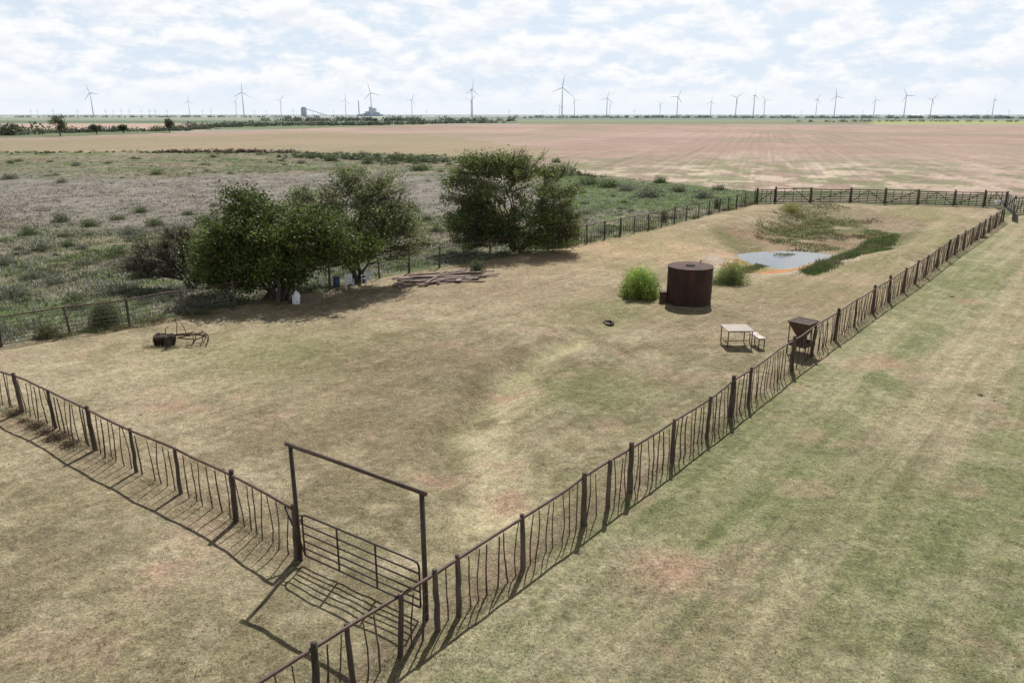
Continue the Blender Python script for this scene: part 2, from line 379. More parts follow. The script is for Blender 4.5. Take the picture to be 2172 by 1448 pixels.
# ---------------------------------------------------------------- fences
def stay_mesh(i):
    mb=MB();rr=random.Random(i);pts=[];rd=[]
    bx=rr.uniform(-.05,.05);by=rr.uniform(-.05,.05);cx=rr.uniform(-.08,.08);r0=rr.uniform(.016,.025);hh=rr.uniform(1.44,1.54)
    for k in range(10):
        t=k/9;pts.append((math.sin(t*3.1)*bx*1.1+cx*(1-t)**2*1.2+rr.uniform(-.005,.005),math.sin(t*3.6+.5)*by*.9+rr.uniform(-.005,.005),-.12+hh*t));rd.append(r0*(1.15-.35*t)*rr.uniform(.88,1.12))
    mb.tube(pts,rd,6);return mb.mesh('stay',M_stay,True)
STAYS=[stay_mesh(i) for i in range(18)]
def post_mesh(i,h=1.5,r=.075):
    mb=MB();rr=random.Random(100+i);pts=[];rd=[];lx=rr.uniform(-.05,.05)
    for k in range(7):
        t=k/6;pts.append((lx*t+rr.uniform(-.014,.014),rr.uniform(-.014,.014),-.25+(h+.25)*t));rd.append(r*(1.12-.2*t)*rr.uniform(.92,1.08))
    mb.tube(pts,rd,9);return mb.mesh('post',M_post,True)
POSTS=[post_mesh(i,1.46+.05*(i%4),.054+.010*(i%4)) for i in range(8)]
def join_stay(dst,me,loc,rz,s):
    b0=len(dst.v);c,sn=math.cos(rz),math.sin(rz)
    for v in me.vertices:
        x,y,z=v.co;dst.v.append((loc[0]+(c*x-sn*y)*s,loc[1]+(sn*x+c*y)*s,loc[2]+z))
    for p in me.polygons: dst.f.append(tuple(b0+i for i in p.vertices))
def path_pts(line,step,jit=0):
    out=[];
    for (a,b) in zip(line[:-1],line[1:]):
        L_=math.hypot(b[0]-a[0],b[1]-a[1]);k=max(1,int(round(L_/step)))
        for i in range(k):
            t=(i+ (random.uniform(-jit,jit) if i else 0))/k;out.append((a[0]+(b[0]-a[0])*t,a[1]+(b[1]-a[1])*t))
    out.append(line[-1]);return out
def vis(p):
    x,y=p
    zc=cp*y+sp*(CAMH-1)
    return (abs(x/zc)>.72 or (sp*y-cp*(CAMH-1))/zc< -.48)
def fence(label,posts,railh=1.42,spacing=.40,stays=True,rail_r=.038,wires=5,maxs=100,name='wooden_fence'):
    base=posts[0];bz=H(*base)
    e=empty(name,(base[0],base[1],bz),label,'fence')
    rel=lambda x,y,z:(x-base[0],y-base[1],z-bz)
    pp=sorted(posts,key=lambda p:math.hypot(*p))
    for i,p in enumerate(pp):
        me=POSTS[random.randrange(len(POSTS))];z=H(*p)
        mkobj('post',me,e,rel(p[0],p[1],z),(random.uniform(-.045,.045),random.uniform(-.045,.045),random.uniform(0,6.28)))
    fine=path_pts(posts,1.0)
    mb=MB();pts=[rel(x,y,H(x,y)+railh+.02*math.sin(i*1.3)) for i,(x,y) in enumerate(fine)]
    mb.tube(pts,rail_r,8);mkobj('rail',mb.mesh('rail',M_rail,True),e)
    if wires:
        mb=MB()
        for k in range(wires):
            hh=.12+k*(railh-.25)/wires
            mb.tube([rel(x,y,H(x,y)+hh) for x,y in fine],.0035,3)
        mkobj('wire',mb.mesh('wire',M_wire),e)
    if stays:
        sl_=[]
        for a,b in zip(posts[:-1],posts[1:]):
            L_=math.hypot(b[0]-a[0],b[1]-a[1]);k=max(1,int(round(L_/spacing)))
            for i in range(1,k):
                if random.random()<.03: continue
                t=(i+random.uniform(-.15,.15))/k;sl_.append((a[0]+(b[0]-a[0])*t,a[1]+(b[1]-a[1])*t))
        sl_.sort(key=lambda p:(vis(p),math.hypot(*p)))
        rest=MB()
        for i,p in enumerate(sl_):
            me=random.choice(STAYS);z=H(*p);rz=random.uniform(0,6.28)
            if i<maxs: mkobj('stay',me,e,rel(p[0],p[1],z),(random.uniform(-.03,.03),random.uniform(-.03,.03),rz),(1,1,random.uniform(.96,1.03)))
            else: join_stay(rest,me,rel(p[0],p[1],z),rz,random.uniform(.8,1.15))
        if rest.v:
            o=mkobj('stay',rest.mesh('stay',M_stay,True),e);o['kind']='stuff'
    return e,rel
RP=[(662,1380),(740,1325),(843,1264),(925,1212),(972,1182),(1112,1095),(1243,1012),(1297,980),(1345,950),(1436,893),(1510,843),(1557,808),(1597,785),(1685,722),(1727,694),(1775,662),(1818,636),(1858,612),(1893,591),(1925,572),(1950,557),(1972,544),(1997,529),(2017,517),(2035,506),(2053,495),(2070,485),(2085,476),(2098,468),(2110,461),(2122,453),(2132,446),(2140,441)]
def railpt(u,v):
    x,y=flat(u,v,1.42)
    return x,y
rp=[(-7.4,6.6),(-5.6,8.9),(-4.5,10.2)]+[railpt(*p) for p in RP]
def online(p,a,d):
    t=(p[0]-a[0])*d[0]+(p[1]-a[1])*d[1];return (a[0]+d[0]*t,a[1]+d[1]*t)
dv=np.array([52.5-(-1.6),80.8-13.8]);dv/=np.linalg.norm(dv)
rp=[tuple(.5*np.array(online(p,(-1.6,13.8),dv))+.5*np.array(p)) if i>3 else online(p,(-1.6,13.8),dv) for i,p in enumerate(rp)]
fence('long weathered fence of crooked cedar stays under a rusty pipe rail',rp,spacing=.33)
GL=np.array([-5.25,16.40]);GR=np.array([-1.88,14.14])
lp=[tuple(GL+np.array([-.12,.05]))]+[ railpt(*p) for p in [(488,1002),(370,950),(275,908),(187,866),(103,826),(32,795)]]+[(-21,27.9),(-23.4,29.6),(-26,31.5)]
fence('fence of crooked wooden stays and rusty pipe rail beside the gate',lp,spacing=.36)
bp=[(-34,26.5),(-30.5,29.4),(-27.5,31.9)]+[flat(*p) for p in [(2,735),(150,710),(275,692),(390,672),(500,652)]]
e,rel=fence('rusty pipe fence with welded wire panels beside the trees',bp+[flat(*p) for p in [(600,632),(700,612),(805,590),(868,579),(932,567),(985,558),(1040,549),(1100,540),(1165,528)]],railh=1.42,stays=False,wires=4,name='pipe_fence')
mb=MB()
fine=path_pts(bp,.30)
for i,(x,y) in enumerate(fine):
    z=H(x,y);mb.tube([rel(x,y,z+.08),rel(x,y,z+1.3)],.009,3)
for hh in (.1,.28,.46,.66,.88,1.1,1.3):
    mb.tube([rel(x,y,H(x,y)+hh) for x,y in path_pts(bp,1.5)],.016,4)
mkobj('wire_panel',mb.mesh('wire_panel',M_panel),e)
cpn=[flat(*p) for p in [(1165,528),(1205,523),(1245,516),(1282,508),(1315,501),(1345,494),(1375,488),(1403,481),(1430,474),(1455,468),(1480,462),(1503,456),(1525,450),(1545,446),(1562,442),(1580,437),(1600,432)]]
fence('dark picket-like fence of thin stays running along the pen',cpn,railh=1.5,spacing=.34,wires=4,maxs=90)
# ---------------------------------------------------------------- gateway and gate
e=empty('gateway_frame',(*GL,H(*GL)),'tall rusty pipe gateway frame with overhead beam','gateway')
zL=H(*GL)
def rl(p,z): return (p[0]-GL[0],p[1]-GL[1],z)
mb=MB();mb.tube([rl(GL,-.3),rl(GL,3.08)],.052,10);mkobj('post',mb.mesh('post',M_pipe,True),e)
mb=MB();mb.tube([rl(GR,-.3),rl(GR,3.05)],.056,10);mkobj('post',mb.mesh('post',M_pipe,True),e)
dg=(GR-GL)/np.linalg.norm(GR-GL)
mb=MB();mb.tube([rl(GL-dg*.16,3.12),rl(GL+dg*2,3.11),rl(GR+dg*.12,3.08)],.05,10);mkobj('beam',mb.mesh('beam',M_rail,True),e)
mb=MB();mb.tube([rl(GL-dg*.42,1.38),rl(GL+dg*.16,.3)],.03,8);mb.tube([rl(GL-dg*.05,1.3),rl(GL+dg*.18,1.3)],.02,6);mkobj('brace',mb.mesh('brace',M_pipe,True),e)
gs=GL+dg*.18;ge=GR-dg*.16;glen=float(np.linalg.norm(ge-gs))
e=empty('farm_gate',(gs[0],gs[1],zL),'dark six-bar tubular steel farm gate, closed','gate',None,(0,0,math.atan2(dg[1],dg[0])))
mb=MB()
zt=1.36;zb=.22;c=.12
mb.tube([(0,0,zb),(0,0,zt-c),(c*.3,0,zt-c*.3),(c,0,zt),(glen/2,0,zt),(glen-c,0,zt),(glen-c*.3,0,zt-c*.3),(glen,0,zt-c),(glen,0,zb)],.025,8)
mb.tube([(0,0,zb),(glen,0,zb)],.025,8);mkobj('frame',mb.mesh('frame',M_pipe,True),e)
for z in (.42,.62,.84,1.08):
    mb=MB();mb.tube([(0,0,z),(glen,0,z)],.021,8);mkobj('bar',mb.mesh('bar',M_pipe,True),e)
for x in (glen*.33,glen*.66):
    mb=MB();mb.box((x,-.03,(zt+zb)/2),(.05,.015,zt-zb));mkobj('upright',mb.mesh('upright',M_pipe),e)
for z in (.4,1.15):
    mb=MB();mb.tube([(-.14,0,z),(0,0,z)],.02,6);mb.tube([(-.02,0,z-.07),(-.02,0,z+.07)],.035,8);mkobj('hinge',mb.mesh('hinge',M_rust),e)
mb=MB();mb.tube([(glen,0,.9),(glen+.09,.03,.84),(glen+.17,0,.9)],.012,5);mkobj('latch_chain',mb.mesh('latch_chain',M_wire),e)
# ---------------------------------------------------------------- rear row of panels
pp=[flat(*p) for p in [(1604,432),(1643,431),(1718,431),(1802,432),(1875,434),(1945,435.5),(2022,437.5),(2085,440),(2132,441)]]
extra=[flat(*p) for p in [(2147,470),(2148,455),(2176,452),(2230,452)]]
segs=list(zip(pp[:-1],pp[1:]))+[(pp[-1],extra[1]),(extra[1],extra[0]),(extra[1],extra[2]),(extra[2],extra[3])]
for i,(a,b) in enumerate(segs):
    a=np.array(a);b=np.array(b);L_=float(np.linalg.norm(b-a));d=(b-a)/L_;z=H(*((a+b)/2))
    e=empty('livestock_panel',(a[0],a[1],z),'weathered steel livestock panel in a corral row','gate','livestock panels along the far end of the pen',(0,0,math.atan2(d[1],d[0])))
    ht=1.66+.12*(i%3==1)
    mb=MB();mb.tube([(.15,0,.15),(.15,0,ht),(L_-.15,0,ht),(L_-.15,0,.15),(.15,0,.15)],.06,6);mkobj('frame',mb.mesh('frame',M_panel),e)
    mb=MB()
    for k in range(6): mb.tube([(.15,0,.34+k*.21),(L_-.15,0,.34+k*.21)],.042,5)
    mkobj('bars',mb.mesh('bars',M_panel),e)
    mb=MB();mb.tube([(.15,-.05,.2),(L_/2,-.05,ht),(L_-.15,-.05,.2)] if i%2 else [(.15,-.05,.2),(L_*.5,-.05,.9),(L_-.15,-.05,ht)],.045,5)
    for x in (L_*.25,L_*.5,L_*.75): mb.tube([(x,-.04,.1),(x,-.04,ht)],.04,5)
    mkobj('brace',mb.mesh('brace',M_panel),e)
    mb=MB();mb.tube([(0,0,-.2),(0,0,ht+.25)],.11,8);mkobj('post',mb.mesh('post',M_post),e)
def lathe_obj(name,loc,label,cat,prof,mat,group=None,R=None,pn=None):
    e=empty(name,loc,label,cat,group)
    mb=MB();mb.ring((0,0,0),prof,24,R);mkobj(pn or 'body',mb.mesh('body',mat,True),e);return e
x,y=flat(2112,441);lathe_obj('bucket',(x-.3,y-.6,H(x,y)+.35),'white plastic feed bucket hung on the corral panel','bucket',[(0,0),(.26,0),(.32,.55),(.30,.55),(.24,.04),(0,.04)],M_white)
# ---------------------------------------------------------------- tank
tx,ty=10.35,43.1;tz=H(tx,ty)-.05
e=empty('water_tank',(tx,ty,tz),'large rusty cylindrical steel water tank with open lid hole','water tank')
R_=1.28;Ht=2.2
mb=MB();prof=[]
for k in range(12):
    z=k/11*Ht;prof.append((R_+(.012 if k in(0,4,8,11) else 0),z))
mb.ring((0,0,0),prof,56);mkobj('shell',mb.mesh('shell',M_tank,True),e)
mb=MB();mb.ring((0,0,0),[(R_+.03,Ht-.03),(R_+.03,Ht+.02),(R_-.02,Ht+.02)],56);mkobj('rim',mb.mesh('rim',M_rust,False),e)
mb=MB();mb.ring((0,0,0),[(R_-.01,Ht+.01),(R_*.75,Ht+.05),(R_*.4,Ht+.09),(0,Ht+.11)],56);mkobj('lid',mb.mesh('lid',M_tanktop,True),e)
mb=MB();mb.ring((-.1,-.35,0),[(.27,Ht+.05),(.27,Ht+.13),(.23,Ht+.13),(.23,Ht+.115),(0,Ht+.115)],24);mkobj('hatch',mb.mesh('hatch',M_hole,False),e)
mb=MB();mb.tube([(.75,.75,Ht),(.75,.75,Ht+.2),(.85,.75,Ht+.2)],.03,6);mkobj('pipe',mb.mesh('pipe',M_rust),e)
mb=MB();mb.box((-1.48,.1,.32),(.32,.5,.6));mb.box((-1.48,.1,.66),(.38,.56,.05));mb.tube([(-1.5,-.1,.4),(-1.22,-.1,.4)],.05,8);mkobj('valve_box',mb.mesh('valve_box',M_rust),e)
# ---------------------------------------------------------------- picnic table and bench
def slat_table(name,loc,rz,w,d,h,label,cat,n,inset=.06,group=None):
    e=empty(name,loc,label,cat,group,(0,0,rz))
    mb=MB();sw=d/n
    for k in range(n): mb.box((random.uniform(-.01,.01),-d/2+sw*(k+.5),h),(w,sw*.93,.035))
    mkobj('top' if cat=='table' else 'seat',mb.mesh('top',M_board),e)
    mb=MB();hx,hy=w/2-inset,d/2-inset
    mb.tube([(-hx,-hy,h-.04),(hx,-hy,h-.04),(hx,hy,h-.04),(-hx,hy,h-.04),(-hx,-hy,h-.04)],.022,6)
    if cat=='table': mb.tube([(-hx,-hy,.22),(-hx,hy,.22)],.018,6);mb.tube([(hx,-hy,.22),(hx,hy,.22)],.018,6);mb.tube([(-hx,0,.22),(hx,0,.22)],.018,6)
    mkobj('frame',mb.mesh('frame',M_rail),e)
    for sx in(-1,1):
        for sy in(-1,1):
            mb=MB();mb.tube([(sx*hx,sy*hy,-.05),(sx*hx,sy*hy,h-.04)],.026,8);mkobj('leg',mb.mesh('leg',M_rail,True),e)
    return e
tx2,ty2=flat(1566,738);ty2+=.45
slat_table('picnic_table',(tx2,ty2,H(tx2,ty2)),.03,1.25,1.2,.86,'square outdoor table with bleached board top and pipe legs','table',7)
slat_table('bench',(tx2+.95,ty2-.15,H(tx2+1,ty2)),.1,.34,1.15,.52,'small bleached board bench beside the table','bench',2,.04)
# ---------------------------------------------------------------- hopper feeder
fx,fy=13.35,33.35
e=empty('feeder',(fx,fy,H(fx,fy)),'rusty hopper feeder with slatted top standing at the fence','feeder',None,(0,0,.75))
mb=MB();w,wb,z1,z0=.5,.2,1.5,.85
for (a,b) in (((-1,-1),(1,-1)),((1,-1),(1,1)),((1,1),(-1,1)),((-1,1),(-1,-1))):
    i=len(mb.v);mb.v+=[(a[0]*wb,a[1]*wb,z0),(b[0]*wb,b[1]*wb,z0),(b[0]*w,b[1]*w,z1),(a[0]*w,a[1]*w,z1)];mb.f.append((i,i+1,i+2,i+3))
mkobj('hopper',mb.mesh('hopper',M_rust),e)
mb=MB();mb.tube([(-w,-w,z1),(w,-w,z1),(w,w,z1),(-w,w,z1),(-w,-w,z1)],.035,6)
for k in range(1,8): mb.tube([(-w+k*w/4,-w,z1),(-w+k*w/4,w,z1)],.016,5)
mkobj('grate',mb.mesh('grate',M_rail),e)
for sx in(-1,1):
    for sy in(-1,1):
        mb=MB();mb.tube([(sx*.42,sy*.42,-.05),(sx*.42,sy*.42,z1-.1)],.026,6);mkobj('leg',mb.mesh('leg',M_rust),e)
mb=MB();mb.box((0,0,.38),(.8,.8,.05));mb.box((0,-.4,.47),(.8,.03,.2));mb.box((0,.4,.47),(.8,.03,.2));mb.box((-.4,0,.47),(.03,.77,.2));mb.box((.4,0,.47),(.03,.77,.2));mb.box((0,0,.62),(.36,.36,.45));mkobj('trough',mb.mesh('trough',M_rust),e)
# ---------------------------------------------------------------- old tyre
def tyre_prof(r,w):
    return [(r*.6,-w*.4),(r*.75,-w/2),(r*.95,-w/2),(r,-w*.3),(r,w*.3),(r*.95,w/2),(r*.75,w/2),(r*.6,w*.4),(r*.62,0),(r*.6,-w*.4)]
x,y=flat(1291,677);TY=(x,y);e=empty('old_tyre',(x,y,H(x,y)+.0),'old black tyre lying half sunk in the grass','tyre')
mb=MB();mb.ring((0,0,0),tyre_prof(.31,.18),28,Matrix.Rotation(.18,3,'X'));mkobj('tyre',mb.mesh('tyre',M_black,True),e)
# ---------------------------------------------------------------- plough
x,y=flat(365,735);PLW=(x,y);e=empty('disc_plough',(x,y,H(x,y)-.05),'rusty antique disc plough with spring tines on the grass','farm implement',None,(0,0,-.35));e.scale=(1.05,1.05,1.05)
RX=Matrix.Rotation(math.pi/2,3,'Y')
for (wx,wy,rr) in ((.0,-.1,.32),(-.95,.2,.29),(-.45,.45,.27)):
    w=mkobj('wheel',None,e,(wx,wy,rr-.04));
    mb=MB();mb.ring((0,0,0),tyre_prof(rr,.12),24,RX);mkobj('tyre',mb.mesh('tyre',M_black,True),w)
    mb=MB();mb.ring((0,0,0),[(rr*.62,-.03),(rr*.5,.0),(rr*.15,.05),(0,.05)],16,RX);mb.ring((0,0,0),[(rr*.62,-.03),(rr*.5,-.05),(0,-.05)],16,RX);mkobj('rim',mb.mesh('rim',M_rust),w)
mb=MB()
for k in range(6):
    Rk=Matrix.Rotation(.35+.1*(k%2),3,'Z')@RX
    mb.ring((-.85+k*.15,.0+.04*k,.24),[(0,.05),(.12,.04),(.21,.01),(.26,-.03),(.26,-.04),(.19,0),(0,.03)],18,Rk)
mb.tube([(-.95,-.03,.24),(.0,.26,.24)],.022,6);mkobj('disc_gang',mb.mesh('disc_gang',M_rust,True),e)
mb=MB();mb.tube([(-.95,.2,.25),(-.8,.25,.5),(0,.25,.5),(.5,.6,.5),(1.25,.9,.45)],.034,6);mb.tube([(0,.25,.5),(-.05,-.1,.3)],.03,6);mb.tube([(-.8,.25,.5),(-.5,-.1,.44),(.1,.1,.47)],.03,6);mb.tube([(-.6,.24,.5),(-.6,.05,.2)],.022,6);mb.tube([(-.2,.25,.5),(-.25,.15,.2)],.022,6)
mb.tube([(.3,.1,.45),(.6,.9,.47),(.75,1.2,.45)],.03,6);mb.tube([(-.2,.25,.5),(.3,1.0,.45)],.03,6);mb.tube([(1.25,.9,.45),(1.1,.3,.4),(.3,.1,.45)],.03,6);mkobj('frame',mb.mesh('frame',M_rust,True),e)
for q in ([(.05,.3,.5),(.1,.35,.95),(.0,.4,1.25)],[(.35,.6,.5),(.2,.62,.85),(.1,.6,1.0)],[(-.5,.2,.5),(-.55,.3,.75),(-.4,.35,.85)]):
    mb=MB();mb.tube(q,.018,6);mkobj('lever',mb.mesh('lever',M_rust),e)
for (a,b_) in ((.6,.45),(.85,.75),(1.1,.85),(1.3,.55),(.7,1.1),(.4,.8)):
    mb=MB();pts=[(a,b_,.45),(a+.12,b_,.57),(a+.28,b_-.03,.48),(a+.3,b_-.05,.28),(a+.18,b_-.06,.08),(a+.04,b_-.06,.02)];mb.tube(pts,[.024,.024,.022,.02,.018,.03],6);mkobj('tine',mb.mesh('tine',M_rust,True),e)
# ---------------------------------------------------------------- lumber pile
cx,cy=flat(936,592)
for i in range(54):
    L_=random.uniform(1.6,4.0);w=random.choice([.2,.26,.32,.18]);mb=MB();mb.box((0,0,0),(L_,w,.05))
    mb.box((L_*.25,w*.05,.034),(.07,w*.8,.018))
    me=mb.mesh('plank',M_plank)
    u=random.gauss(0,1.25);v_=random.gauss(0,.9);rz=random.gauss(.3,.26)
    if i%6==0: rz+=random.uniform(.6,1.3)
    px_,py_=cx+u,cy+v_+u*.25
    o=mkobj('plank',me,None,(px_,py_,H(px_,py_)+.06+random.uniform(0,.3)*math.exp(-(u*u+v_*v_)/2)),(random.uniform(-.08,.08),random.uniform(-.04,.04),rz))
    tag(o,'old weathered wooden plank lying in a loose pile','plank','planks in the lumber pile')
# ---------------------------------------------------------------- clutter under the trees
x,y=flat(628,643)
JUG=[(0,0),(.19,0),(.23,.05),(.235,.5),(.21,.62),(.13,.7),(.07,.73),(.065,.79),(0,.8)]
e=lathe_obj('white_jug',(x,y,H(x,y)),'tall rounded white plastic jug with small dark stains','jug',JUG,M_white);e.rotation_euler=(-.05,.06,0)
mb=MB()
for (a,c) in ((-.08,.5),(.06,.44),(-.02,.3),(.1,.2)): mb.box((a,-.225,c),(.05,.03,.04))
mkobj('stain',mb.mesh('stain',M_hole),e)
def chair(u,v,rz):
    x,y=flat(u,v);e=empty('garden_chair',(x,y,H(x,y)),'white plastic garden chair under the tree','chair','garden chairs under the tree',(0,0,rz))
    mb=MB();mb.box((0,0,.43),(.5,.46,.035));mkobj('seat',mb.mesh('seat',M_white),e)
    mb=MB();
    for k in range(5): mb.box((-.2+k*.1,.23,.68),(.075,.025,.46))
    mb.box((0,.235,.9),(.5,.03,.07));mkobj('backrest',mb.mesh('backrest',M_white),e)
    for s in(-1,1):
        mb=MB();mb.box((s*.25,0,.64),(.05,.46,.03));mb.box((s*.25,-.2,.53),(.04,.04,.2));mkobj('armrest',mb.mesh('armrest',M_white),e)
        for t in(-1,1):
            mb=MB();mb.tube([(s*.25,t*.22,0),(s*.22,t*.2,.42)],.025,6);mkobj('leg',mb.mesh('leg',M_white),e)
chair(742,612,.4);chair(778,604,-.6)
x,y=flat(714,604);e=lathe_obj('drum',(x,y,H(x,y)),'blue plastic drum standing beside the chairs','drum',[(0,0),(.26,0),(.29,.06),(.29,.28),(.3,.3),(.29,.32),(.29,.8),(.26,.86),(0,.87)],M_blue);e.scale=(.75,.75,.75)
# ---------------------------------------------------------------- foliage tools
def unit(n):
    v=rng.normal(size=(n,3));return v/np.linalg.norm(v,axis=1)[:,None]
def leaf_quads(C,size,aspect=.55,up=0.0):
    n=len(C);a=unit(n);a[:,2]+=up;a/=np.linalg.norm(a,axis=1)[:,None]
    b=np.cross(a,unit(n));b/=np.linalg.norm(b,axis=1)[:,None]+1e-9
    s=size if hasattr(size,'__len__') else np.full(n,size)
    s=(s*rng.uniform(.6,1.4,n))[:,None]
    V=np.stack([C-a*s,C-b*s*aspect,C+a*s,C+b*s*aspect],1).reshape(-1,3)
    return V,np.arange(4*n).reshape(-1,4)
def blades(P,h,w,lean=.5):
    n=len(P);t=rng.uniform(0,2*np.pi,n);side=np.stack([np.cos(t),np.sin(t),np.zeros(n)],-1)
    u=rng.uniform(0,2*np.pi,n);q=rng.uniform(0,lean,n)
    d=np.stack([np.cos(u)*q,np.sin(u)*q,np.ones(n)],-1)
    V=np.stack([P-side*w[:,None],P+side*w[:,None],P+d*h[:,None]],1).reshape(-1,3)
    return V,np.arange(3*n).reshape(-1,3)
def leafcol(n,base,var=.3,yel=.1):
    c=np.tile(np.array(base),(n,1))*rng.uniform(1-var,1+var,(n,1))
    y=rng.random(n)<yel;c[y]*=np.array([1.7,1.35,1.0]);return c
def tree(label,base,ells,nclump,lpc,lsize,cr,stems,tr,colr,group=None,twigs=3,spread=.45,zmin=.35,rag=1.16):
    bx,by=base;bz=H(bx,by)
    e=empty('tree',(bx,by,bz),label,'tree',group)
    w=np.array([l[6] for l in ells],float);w/=w.sum()
    cl=[]
    while len(cl)<nclump:
        l=ells[rng.choice(len(ells),p=w)];d=unit(1)[0];r=rng.random()**(1/2.6)*rng.uniform(.88,rag)
        p=np.array([l[0]+d[0]*l[3]*r,l[1]+d[1]*l[4]*r,l[2]+d[2]*l[5]*r])
        if p[2]<zmin: continue
        cl.append(p)
    cl=np.array(cl)
    mb=MB();nodes=[]
    for s in range(stems):
        tgt=cl[rng.choice(len(cl))]*np.array([.6,.6,.8]);tgt[2]=max(tgt[2],2.2)
        st=np.array([rng.normal()*spread*.5,rng.normal()*spread*.5,-.2])
        pts=[];rd=[];mid=st+(tgt-st)*.45+np.array([0,0,.5])+rng.normal(size=3)*.25
        for k in range(9):
            t=k/8;p=(1-t)**2*st+2*t*(1-t)*mid+t*t*tgt+rng.normal(size=3)*.05*(k>0)
            pts.append(tuple(p));rd.append(tr*(1-.8*t)*(1.25 if k==0 else 1));nodes.append((p,rd[-1]))
        mb.tube(pts,rd,8)
    NP=np.array([n_[0] for n_ in nodes])
    for c in cl:
        dd=np.linalg.norm(NP-c,axis=1)+np.maximum(NP[:,2]-c[2]+.4,0)*2+ (NP[:,2]<.5)*3
        j=int(np.argmin(dd));st=NP[j];r0=min(nodes[j][1]*.6,.07)
        mid=(st+c)/2+np.array([0,0,.25])+rng.normal(size=3)*.25
        pts=[tuple((1-t)**2*st+2*t*(1-t)*mid+t*t*c) for t in np.linspace(0,1,6)]
        mb.tube(pts,list(np.linspace(r0,.014,6)),5)
        for k in range(twigs):
            tip=c+unit(1)[0]*cr*rng.uniform(.8,1.5);tip[2]+=.15
            mb.tube([tuple(c*.6+st*.4),tuple((c+tip)/2+rng.normal(size=3)*.06),tuple(tip)],[.016,.011,.005],3,False)
    me=mb.mesh('trunk',M_bark,True);mkobj('trunk',me,e)
    cs=[];cm=[]
    sizes=cr*rng.uniform(.4,1.45,nclump)
    for c,s in zip(cl,sizes):
        n=int(lpc*rng.uniform(.3,1.5)*(s/cr)**2)
        q=rng.normal(size=(n,3))*np.array([1,1,.62])*s*.62
        cs.append(q+c);cm.append(np.full(n,rng.uniform(.65,1.4)))
    P=np.concatenate(cs);cm=np.concatenate(cm);k=P[:,2]>.2;P=P[k];cm=cm[k]
    V,F=leaf_quads(P,lsize,.55,-.1)
    c=np.repeat(leafcol(len(P),colr,.4,.16)*cm[:,None],4,0)
    me=np_mesh('crown',V,F,c);me.materials.append(M_leaf);mkobj('crown',me,e)
    return e
G1=(.108,.152,.044);G2=(.155,.188,.08);G3=(.145,.190,.064)
b=flat(600,634)
tree('dense dark green multi-stemmed tree shading the fence',b,[(-3.4,.6,2.7,1.9,2.2,1.7,2.1),(-1.9,.7,4.1,2.0,2.3,1.9,1.9),(-1.9,.9,5.5,1.2,1.4,.8,.6),(.3,.5,3.8,2.0,2.3,1.9,2.0),(2.0,.3,3.7,2.3,2.4,1.7,2.4),(4.0,.7,3.3,1.6,2,1.3,1.6),(-4.6,.6,1.9,1.1,1.5,1.1,.8),(-2.4,-.4,1.6,2.0,1.4,.9,1.5),(.3,-.3,1.9,1.6,1.4,.8,1.2)],370,230,.085,.56,12,.12,G1,zmin=.95,spread=1.3)
b=flat(765,598)
tree('tall airy pale green tree behind the denser tree',b,[(-1.2,0,5.2,2.5,2.3,1.9,2),(1.6,0,4.7,2.1,2.2,2.2,2),(.2,0,6.5,1.8,1.6,.8,1),(-3.6,.5,5.3,.9,1.4,.9,.4),(2.8,.2,3.0,1.6,1.8,1.5,1.3),(-1.5,.3,3.8,2.5,1.8,1.4,1.2)],220,135,.07,.58,9,.11,G2,twigs=6,zmin=1.7,rag=1.2)
b=flat(1095,532)
tree('broad spreading tree with bare inner branches by the fence',b,[(-3.7,.3,4.9,2.1,2.3,2.4,2.0),(-2.1,.3,6.8,1.8,2,.9,1.2),(.4,.3,6.8,2.4,2.3,1.0,1.5),(3.1,.3,4.8,2.0,2.3,2.0,1.7),(-4.1,-.6,2.0,1.6,1.8,1.6,2.0),(3.7,-.6,2.0,1.6,1.7,1.6,2.0),(0.2,-.8,4.3,3.2,1.7,2.5,1.8),(-1.8,-1.1,1.8,2.2,1.3,1.4,1.7),(1.8,-1.1,1.6,2.0,1.2,1.3,1.5)],400,120,.085,.58,12,.12,G3,twigs=10,zmin=.3,rag=1.2)
b=flat(422,612)
tree('half bare scraggly grey tree leaning with thin twiggy branches',b,[(-2.4,0,1.9,2.1,1.4,1.2,2),(-.8,0,2.9,1.3,1.2,1.0,1.2),(-3.9,0,1.1,1.4,1.2,.7,.8)],100,42,.055,.5,9,.09,(.17,.185,.11),twigs=14)
# ---------------------------------------------------------------- shrubs
def shrub_mesh(i,kind):
    n={'sage':900,'green':1100,'dry':900}[kind]
    d=unit(n);d[:,2]=np.abs(d[:,2]);r=rng.random(n)**.55
    lump=.95+.32*np.sin(d[:,0]*5+i)*np.cos(d[:,1]*4+i*2)+rng.normal(size=n)*.11
    P=d*r[:,None]*lump[:,None]*np.array([.52,.52,.42])
    P[:,2]+=.02
    V,F=leaf_quads(P,.04,.35,.7)
    base={'sage':(.21,.23,.165),'green':(.14,.178,.08),'dry':(.12,.075,.055)}[kind]
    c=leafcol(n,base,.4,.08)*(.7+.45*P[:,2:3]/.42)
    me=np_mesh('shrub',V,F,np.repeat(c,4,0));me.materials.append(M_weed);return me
SH={k:[shrub_mesh(i,k) for i in range(6)] for k in('sage','green','dry')}
LBL={'sage':'grey-green sagebrush-like shrub in the weedy pasture','green':'rounded green weed bush in the pasture','dry':'dry brown tumbleweed clump on the ground'}
def shrub(x,y,s,k,hs=1.0,label=None,group='shrubs scattered over the pasture'):
    o=mkobj('shrub',random.choice(SH[k]),None,(x,y,H(x,y)-.03),(0,0,random.uniform(0,6.28)),(s*random.uniform(.8,1.4),s,s*hs))
    tag(o,label or LBL[k],'shrub',group)
